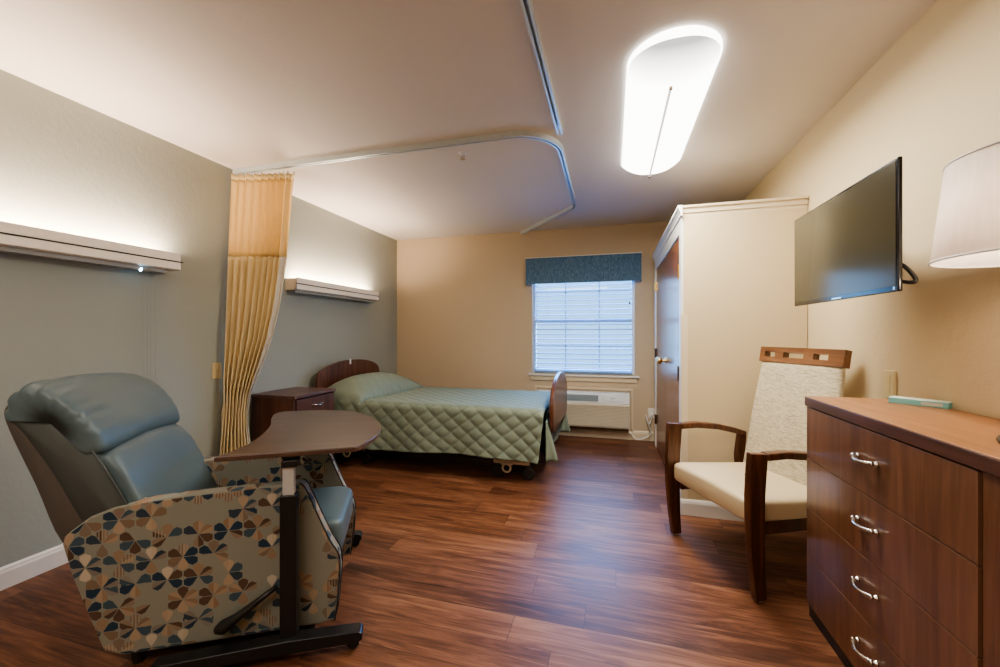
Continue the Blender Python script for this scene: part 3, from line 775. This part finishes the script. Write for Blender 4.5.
# ------------------------------------------------------------------ armchair
psi = math.atan2(-.90, .44)
ac = empty('armchair', 'wooden armchair with cream vinyl seat and oat tweed back', 'armchair', (.492, 2.312, 0), psi)
def plank(path, wx, wy, x):
    """board following (y,z) path; wy = list of depths, wx lateral thickness"""
    m = MB(); P = [Vector(p) for p in path]; n = len(P); A = []; B = []
    for i, p in enumerate(P):
        d = (P[min(i + 1, n - 1)] - P[max(i - 1, 0)]).normalized(); s = Vector((d.y, -d.x)); w = wy[i] / 2
        A.append(p + s * w); B.append(p - s * w)
    m.prism([tuple(q) for q in A + B[::-1]], 0, x - wx / 2, x + wx / 2); return m
for s in (-1, 1):
    xx = s * .305
    # arm: front leg, arm rest
    leg = plank([(.012, .012), (-.002, .15), (-.012, .32), (-.012, .48), (-.004, .60), (.002, .668)], .034, [.052, .066, .078, .084, .086, .086], xx)
    leg.build('leg', M['chairwood'], ac, bevel=.004)
    MB().lathe([(.014, 0), (.014, .008), (.009, .013)], 16, Matrix.Translation((xx, .012, 0))).build('glide', M['chrome'], ac, smooth=True)
    arm = plank([(.036, .652), (.14, .655), (.28, .640), (.40, .612), (.475, .588)], .05, [.034, .034, .034, .034, .032], xx)
    arm.build('armrest', M['chairwood'], ac, bevel=.007)
    rear = plank([(.56, .0), (.50, .16), (.455, .34), (.445, .46), (.462, .60)], .034, [.04, .05, .056, .054, .045], xx)
    rear.build('leg', M['chairwood'], ac, bevel=.004)
    MB().box(xx - s * .032 - .012, xx - s * .032 + .012, .02, .46, .285, .345).build('side_rail', M['chairwood'], ac, bevel=.003)
MB().box(-.28, .28, .45, .48, .28, .35).build('seat_rail', M['chairwood'], ac, bevel=.003)
def seatf(q):
    t = (q.y + .03) / .52; q.z += .03 * (1 - t) * 1.0 - .012; q.z += .008 * (1 - (q.x / .28) ** 2) * (1 if q.z > .4 else 0); return q
cushion(-.285, .285, -.035, .49, .315, .44, .14, .34, 64, 28, seatf).build('seat', M['vinyl'], ac, smooth=True)
def bk(u, v):
    return None
yb = lambda z: .425 + (z - .40) * .17
pr = catmull([(yb(.40) + .0, .40), (yb(.55) - .004, .55), (yb(.75) - .008, .75), (yb(.95), .95), (yb(1.03) + .006, 1.035), (yb(1.035) + .04, 1.035), (yb(.75) + .045, .75), (yb(.40) + .05, .40)], 5)
m = MB(); NB = len(pr)
def backf(u, v):
    q = pr[int(round(u * NB)) % NB]; t = -math.cos(math.pi * v); k = max(0, 1 - abs(t) ** 9) ** (1 / 3)
    cyy = yb(q[1]) + .022; hw_ = .272 - .030 * (q[1] - .40) / .63
    return Vector((t * hw_, cyy + (q[0] - cyy) * k, q[1]))
m.grid(backf, NB, 26, cu=True); bmesh.ops.remove_doubles(m.b, verts=m.b.verts[:], dist=.0004)
m.build('backrest', M['tweed'], ac, smooth=True)
# top rail with three hand slots
T = Matrix.Translation((0, yb(1.04) + .02, 1.036)) @ Matrix.Rotation(R(-10), 4, 'X')
rl, rh, rt = .250, .088, .020
m = MB(); xs = [-rl, -rl + .035, -rl + .105, -rl + .16, -rl + .285, -rl + .34, -rl + .42, rl]
m.box(-rl, rl, -rt, rt, 0, .030, T).box(-rl, rl, -rt, rt, .060, rh, T)
for a, c in ((xs[0], xs[1]), (xs[2], xs[3]), (xs[4], xs[5]), (xs[6], xs[7])): m.box(a, c, -rt, rt, .030, .060, T)
m.build('top_rail', M['chairrail'], ac)

# ------------------------------------------------------------------ recliner
rc = empty('recliner', 'recliner chair with teal vinyl cushions and hexagon patterned arms', 'recliner', (-1.724, .978, 0), R(29.35))
prof = [(.0, .085), (.06, .06), (.70, .06), (.762, .066), (.772, .13), (.782, .27), (.775, .33), (.745, .385), (.70, .49), (.655, .60), (.632, .621), (.45, .618), (.25, .610), (.10, .600), (.03, .587), (-.04, .562), (-.112, .505), (-.118, .475), (-.09, .36), (-.045, .22)]
RWD = .545; AT = .060
for y0, y1, fr in ((0, AT, 0), (RWD - AT, RWD, 1)):
    a = MB().prism(prof, 1, y0, y1).build('arm', M['hex'], rc, bevel=.009, seg=3)
    for yy in ((y0 + .003), (y1 - .003)):
        MB().tube([(p[0], yy, p[1]) for p in catmull(prof[3:11], 4, False)], .0028, 6).build('piping', M['pipe'], a, smooth=True)
# rear panel and front skirt
MB().prism([(-.11, .48), (-.085, .36), (-.04, .22), (.005, .09), (.03, .09), (-.01, .22), (-.05, .36), (-.075, .48)], 1, AT, RWD - AT).build('rear_panel', M['taupe'], rc)
MB().box(.06, .69, AT, RWD - AT, .085, .27).build('base_box', M['black'], rc)
for x in (.08, .66):
    for y in (.05, RWD - .05):
        MB().lathe([(.018, 0), (.022, .03), (.022, .065)], 14, Matrix.Translation((x, y, 0))).build('foot', M['blackp'], rc)
def seatw(q):
    q.z += .006 * noise.noise(q * 9); return q
cushion(.06, .782, AT + .003, RWD - AT - .003, .275, .442, .16, .30, 72, 26, seatw).build('seat', M['teal'], rc, smooth=True)
cushion(.64, .748, AT + .006, RWD - AT - .006, .12, .31, .2, .30, 56, 22, lambda q: Vector((q.x - .06 * max(0, .31 - q.z), q.y, q.z))).build('footrest', M['tealdark'], rc, smooth=True)
# backrest
by0, by1 = .010, RWD - .010
shell = catmull([(-.130, .47), (-.205, .68), (-.280, .88), (-.293, .95), (-.255, .975), (-.18, .95), (-.13, .86), (-.05, .70), (.02, .54), (.05, .44), (-.04, .42)], 4)
loft_y([tuple(p) for p in shell], by0 + .008, by1 - .008, 40, 30).build('back_shell', M['taupe'], rc, smooth=True)
def wrU(o, t):
    k = max(0, abs(t) - .45) / .55
    a = math.atan2(o.z - .86, o.x + .17)
    up_ = max(0, min(1, (o.z - .80) / .1))
    w = (math.sin(a * 19 + 2.6 * abs(t)) + .4 * math.sin(a * 37 + 4 * t)) * .0052 * min(1, k * 1.6) * up_ * (1 if t < 0 else .25)
    d = Vector((o.x + .17, 0, o.z - .86)); d.normalize()
    o = o + d * w
    o.z += .018 * (1 - t * t) * max(0, (o.z - .85) / .2) + (.022 * (1 - t * t) if o.z < .82 else .022 * (1 - t * t) * max(0, 1 - (o.z - .82) / .08))
    o += d * .004 * noise.noise(o * 7)
    return o
up = catmull([(-.05, .768), (-.020, .768), (-.002, .790), (-.016, .850), (-.060, .920), (-.116, .980), (-.180, 1.016), (-.240, 1.022), (-.278, .995), (-.290, .950), (-.288, .912), (-.272, .912), (-.245, .950), (-.195, .950), (-.145, .912), (-.095, .855), (-.06, .80)], 5)
loft_y([tuple(p) for p in up], by0 - .008, by1 + .006, 11, 72, wrU).build('head_cushion', M['teal'], rc, smooth=True)
def wrL(o, t):
    k = max(0, abs(t) - .6) / .4
    w = math.sin((o.z * 70) + 3 * t) * .005 * k * max(0, (o.z - .66) / .12)
    o.z += .024 * (1 - t * t) * max(0, min(1, (o.z - .66) / .1))
    return o + Vector((w, 0, w * .4)) + Vector((1, 0, .3)) * (.005 * noise.noise(o * 6))
low = catmull([(-.08, .768), (-.03, .776), (.004, .768), (.042, .722), (.098, .61), (.145, .52), (.172, .43), (.13, .39), (.04, .40), (-.04, .50), (-.10, .65)], 5)
loft_y([tuple(p) for p in low], by0 + .012, by1 - .012, 12, 56, wrL).build('lumbar_cushion', M['teal'], rc, smooth=True)
gus = catmull([(-.275, .93), (-.24, .965), (-.185, .965), (-.12, .915), (-.04, .79), (.012, .70), (.075, .56), (.095, .45), (.0, .45), (-.07, .55), (-.15, .72), (-.23, .86)], 4)
loft_y([tuple(p) for p in gus], by0 - .001, by1 + .001, 40, 24).build('side_gusset', M['tealdark'], rc, smooth=True)
sm = catmull([(-.165, by0 + .002, .93), (-.105, by0 - .003, .895), (-.035, by0 - .003, .79), (.015, by0 - .002, .70), (.07, by0, .585)], 5, False)
MB().tube(sm, .003, 6).build('seam', M['tealdark'], rc, smooth=True)
# lever
pts = [(.365, -.022, .118), (.385, -.03, .128), (.43, -.034, .158), (.50, -.036, .208), (.562, -.036, .252)]
MB().tube(pts, [.020, .030, .019, .014, .011], 14, flat=.8).build('lever', M['blackp'], rc, smooth=True)

# ------------------------------------------------------------------ overbed table (same frame as the recliner)
ot = empty('overbed_table', 'overbed table with dark kidney-shaped top on black wheeled stand', 'table', (-1.724, .978, 0), R(29.35))
def lp2(a): return [tuple(q) for q in a]
out = [(.377, -.082)]
out += lp2(catmull([(.377, -.082), (.425, .06), (.432, .22), (.410, .42), (.368, .58), (.346, .70)], 6, False))[1:]
out += lp2(catmull([(.346, .70), (.362, .755), (.42, .775), (.58, .765), (.706, .72), (.80, .63), (.872, .49), (.915, .33), (.925, .20), (.908, .08), (.875, -.02)], 6, False))[1:]
out += [(.858, -.058), (.845, -.068)]
MB().prism(out, 2, .748, .768).build('tabletop', M['tabletop'], ot, bevel=.004)
MB().prism([(.64 + (p[0] - .64) * 1.004, .33 + (p[1] - .33) * 1.004) for p in out], 2, .7505, .7645).build('edge_band', M['tedge'], ot)
MB().box(.585, .645, -.06, .22, .736, .748).box(.59, .645, -.082, -.03, .71, .736).build('mount_plate', M['black'], ot, bevel=.003)
MB().box(.592, .632, -.072, -.042, .56, .712).build('inner_column', M['silver'], ot, bevel=.004)
MB().box(.584, .642, -.080, -.034, .06, .607).build('outer_column', M['black'], ot, bevel=.005)
MB().prism([(.585, -.08), (.64, -.08), (.64, .72), (.585, .72)], 2, .028, .052).build('cross_bar', M['black'], ot)
for y, x0, x1 in ((-.075, .17, .875), (.70, .17, .80)):
    MB().prism([(x0, .045), (x0 + .02, .036), (x1 - .015, .036), (x1, .045), (x1, .068), (x1 - .015, .078), (.62, .085), (x0 + .02, .072)], 1, y - .028, y + .028).build('foot_rail', M['black'], ot, bevel=.004)
    for x in (x0 + .05, x1 - .035):
        q = MB(); q.lathe([(.019, -.011), (.023, -.007), (.023, .007), (.019, .011)], 18, Matrix.Translation((x, y, .0235)) @ Matrix.Rotation(R(90), 4, 'X'))
        q.build('caster', M['blackp'], ot)
MB().tube([(.655, -.03, .725), (.70, -.10, .722)], .006, 8).build('height_lever', M['blackp'], ot)

# ------------------------------------------------------------------ lights
def area(name, loc, rot, sx, sy, power, color, spread=math.pi):
    l = bpy.data.lights.new(name, 'AREA'); l.shape = 'RECTANGLE'; l.size = sx; l.size_y = sy; l.energy = power; l.color = color; l.spread = spread
    o = bpy.data.objects.new(name, l); COL.objects.link(o); o.location = loc; o.rotation_euler = rot; return o
area('ceiling_fixture_lamp', (.265, 2.42, ZC - .12), (0, 0, 0), .3, 1.3, 42, (1, .93, .82))
area('fill_light_behind', (-.9, -.7, ZC - .06), (0, 0, 0), 1.6, 1.2, 34, (1, .90, .78))  # added unseen fill light behind the camera, not a room fixture
area('window_daylight', (cx, YB + 1.1, 2.75), (R(-52), 0, 0), 2.4, 1.6, 480, (.12, .40, 1.0))
area('sky_glow', (cx, YB + .7, 1.35), (R(-90), 0, 0), 3.0, 2.6, 100, (.26, .60, 1.0))
for (y0, y1, z0) in ((.67, 1.905, 1.605), (2.88, 4.15, 1.59)):
    area('strip_uplight', (XL + .065, (y0 + y1) / 2, z0 + .085), (R(180), 0, 0), .08, y1 - y0 - .08, 20, (1, .76, .56))

w_ = bpy.data.worlds.new('World'); sc.world = w_; w_.use_nodes = True
bg = w_.node_tree.nodes['Background']; bg.inputs[0].default_value = (.35, .65, 1.0, 1); bg.inputs[1].default_value = 1.5

# ------------------------------------------------------------------ camera
cam = bpy.data.cameras.new('Camera'); cam.lens = 14.4; cam.sensor_width = 36; cam.clip_start = .02
co = bpy.data.objects.new('Camera', cam); COL.objects.link(co)
co.location = (0, 0, 1.205); co.rotation_euler = (R(90), 0, math.atan(112 / 400)); sc.camera = co
sc.view_settings.view_transform = 'AgX'
sc.view_settings.look = 'AgX - Medium High Contrast'
sc.view_settings.exposure = 0.38
sc.cycles.max_bounces = 10; sc.cycles.diffuse_bounces = 5; sc.cycles.sample_clamp_indirect = 6
sc.cycles.use_denoising = True
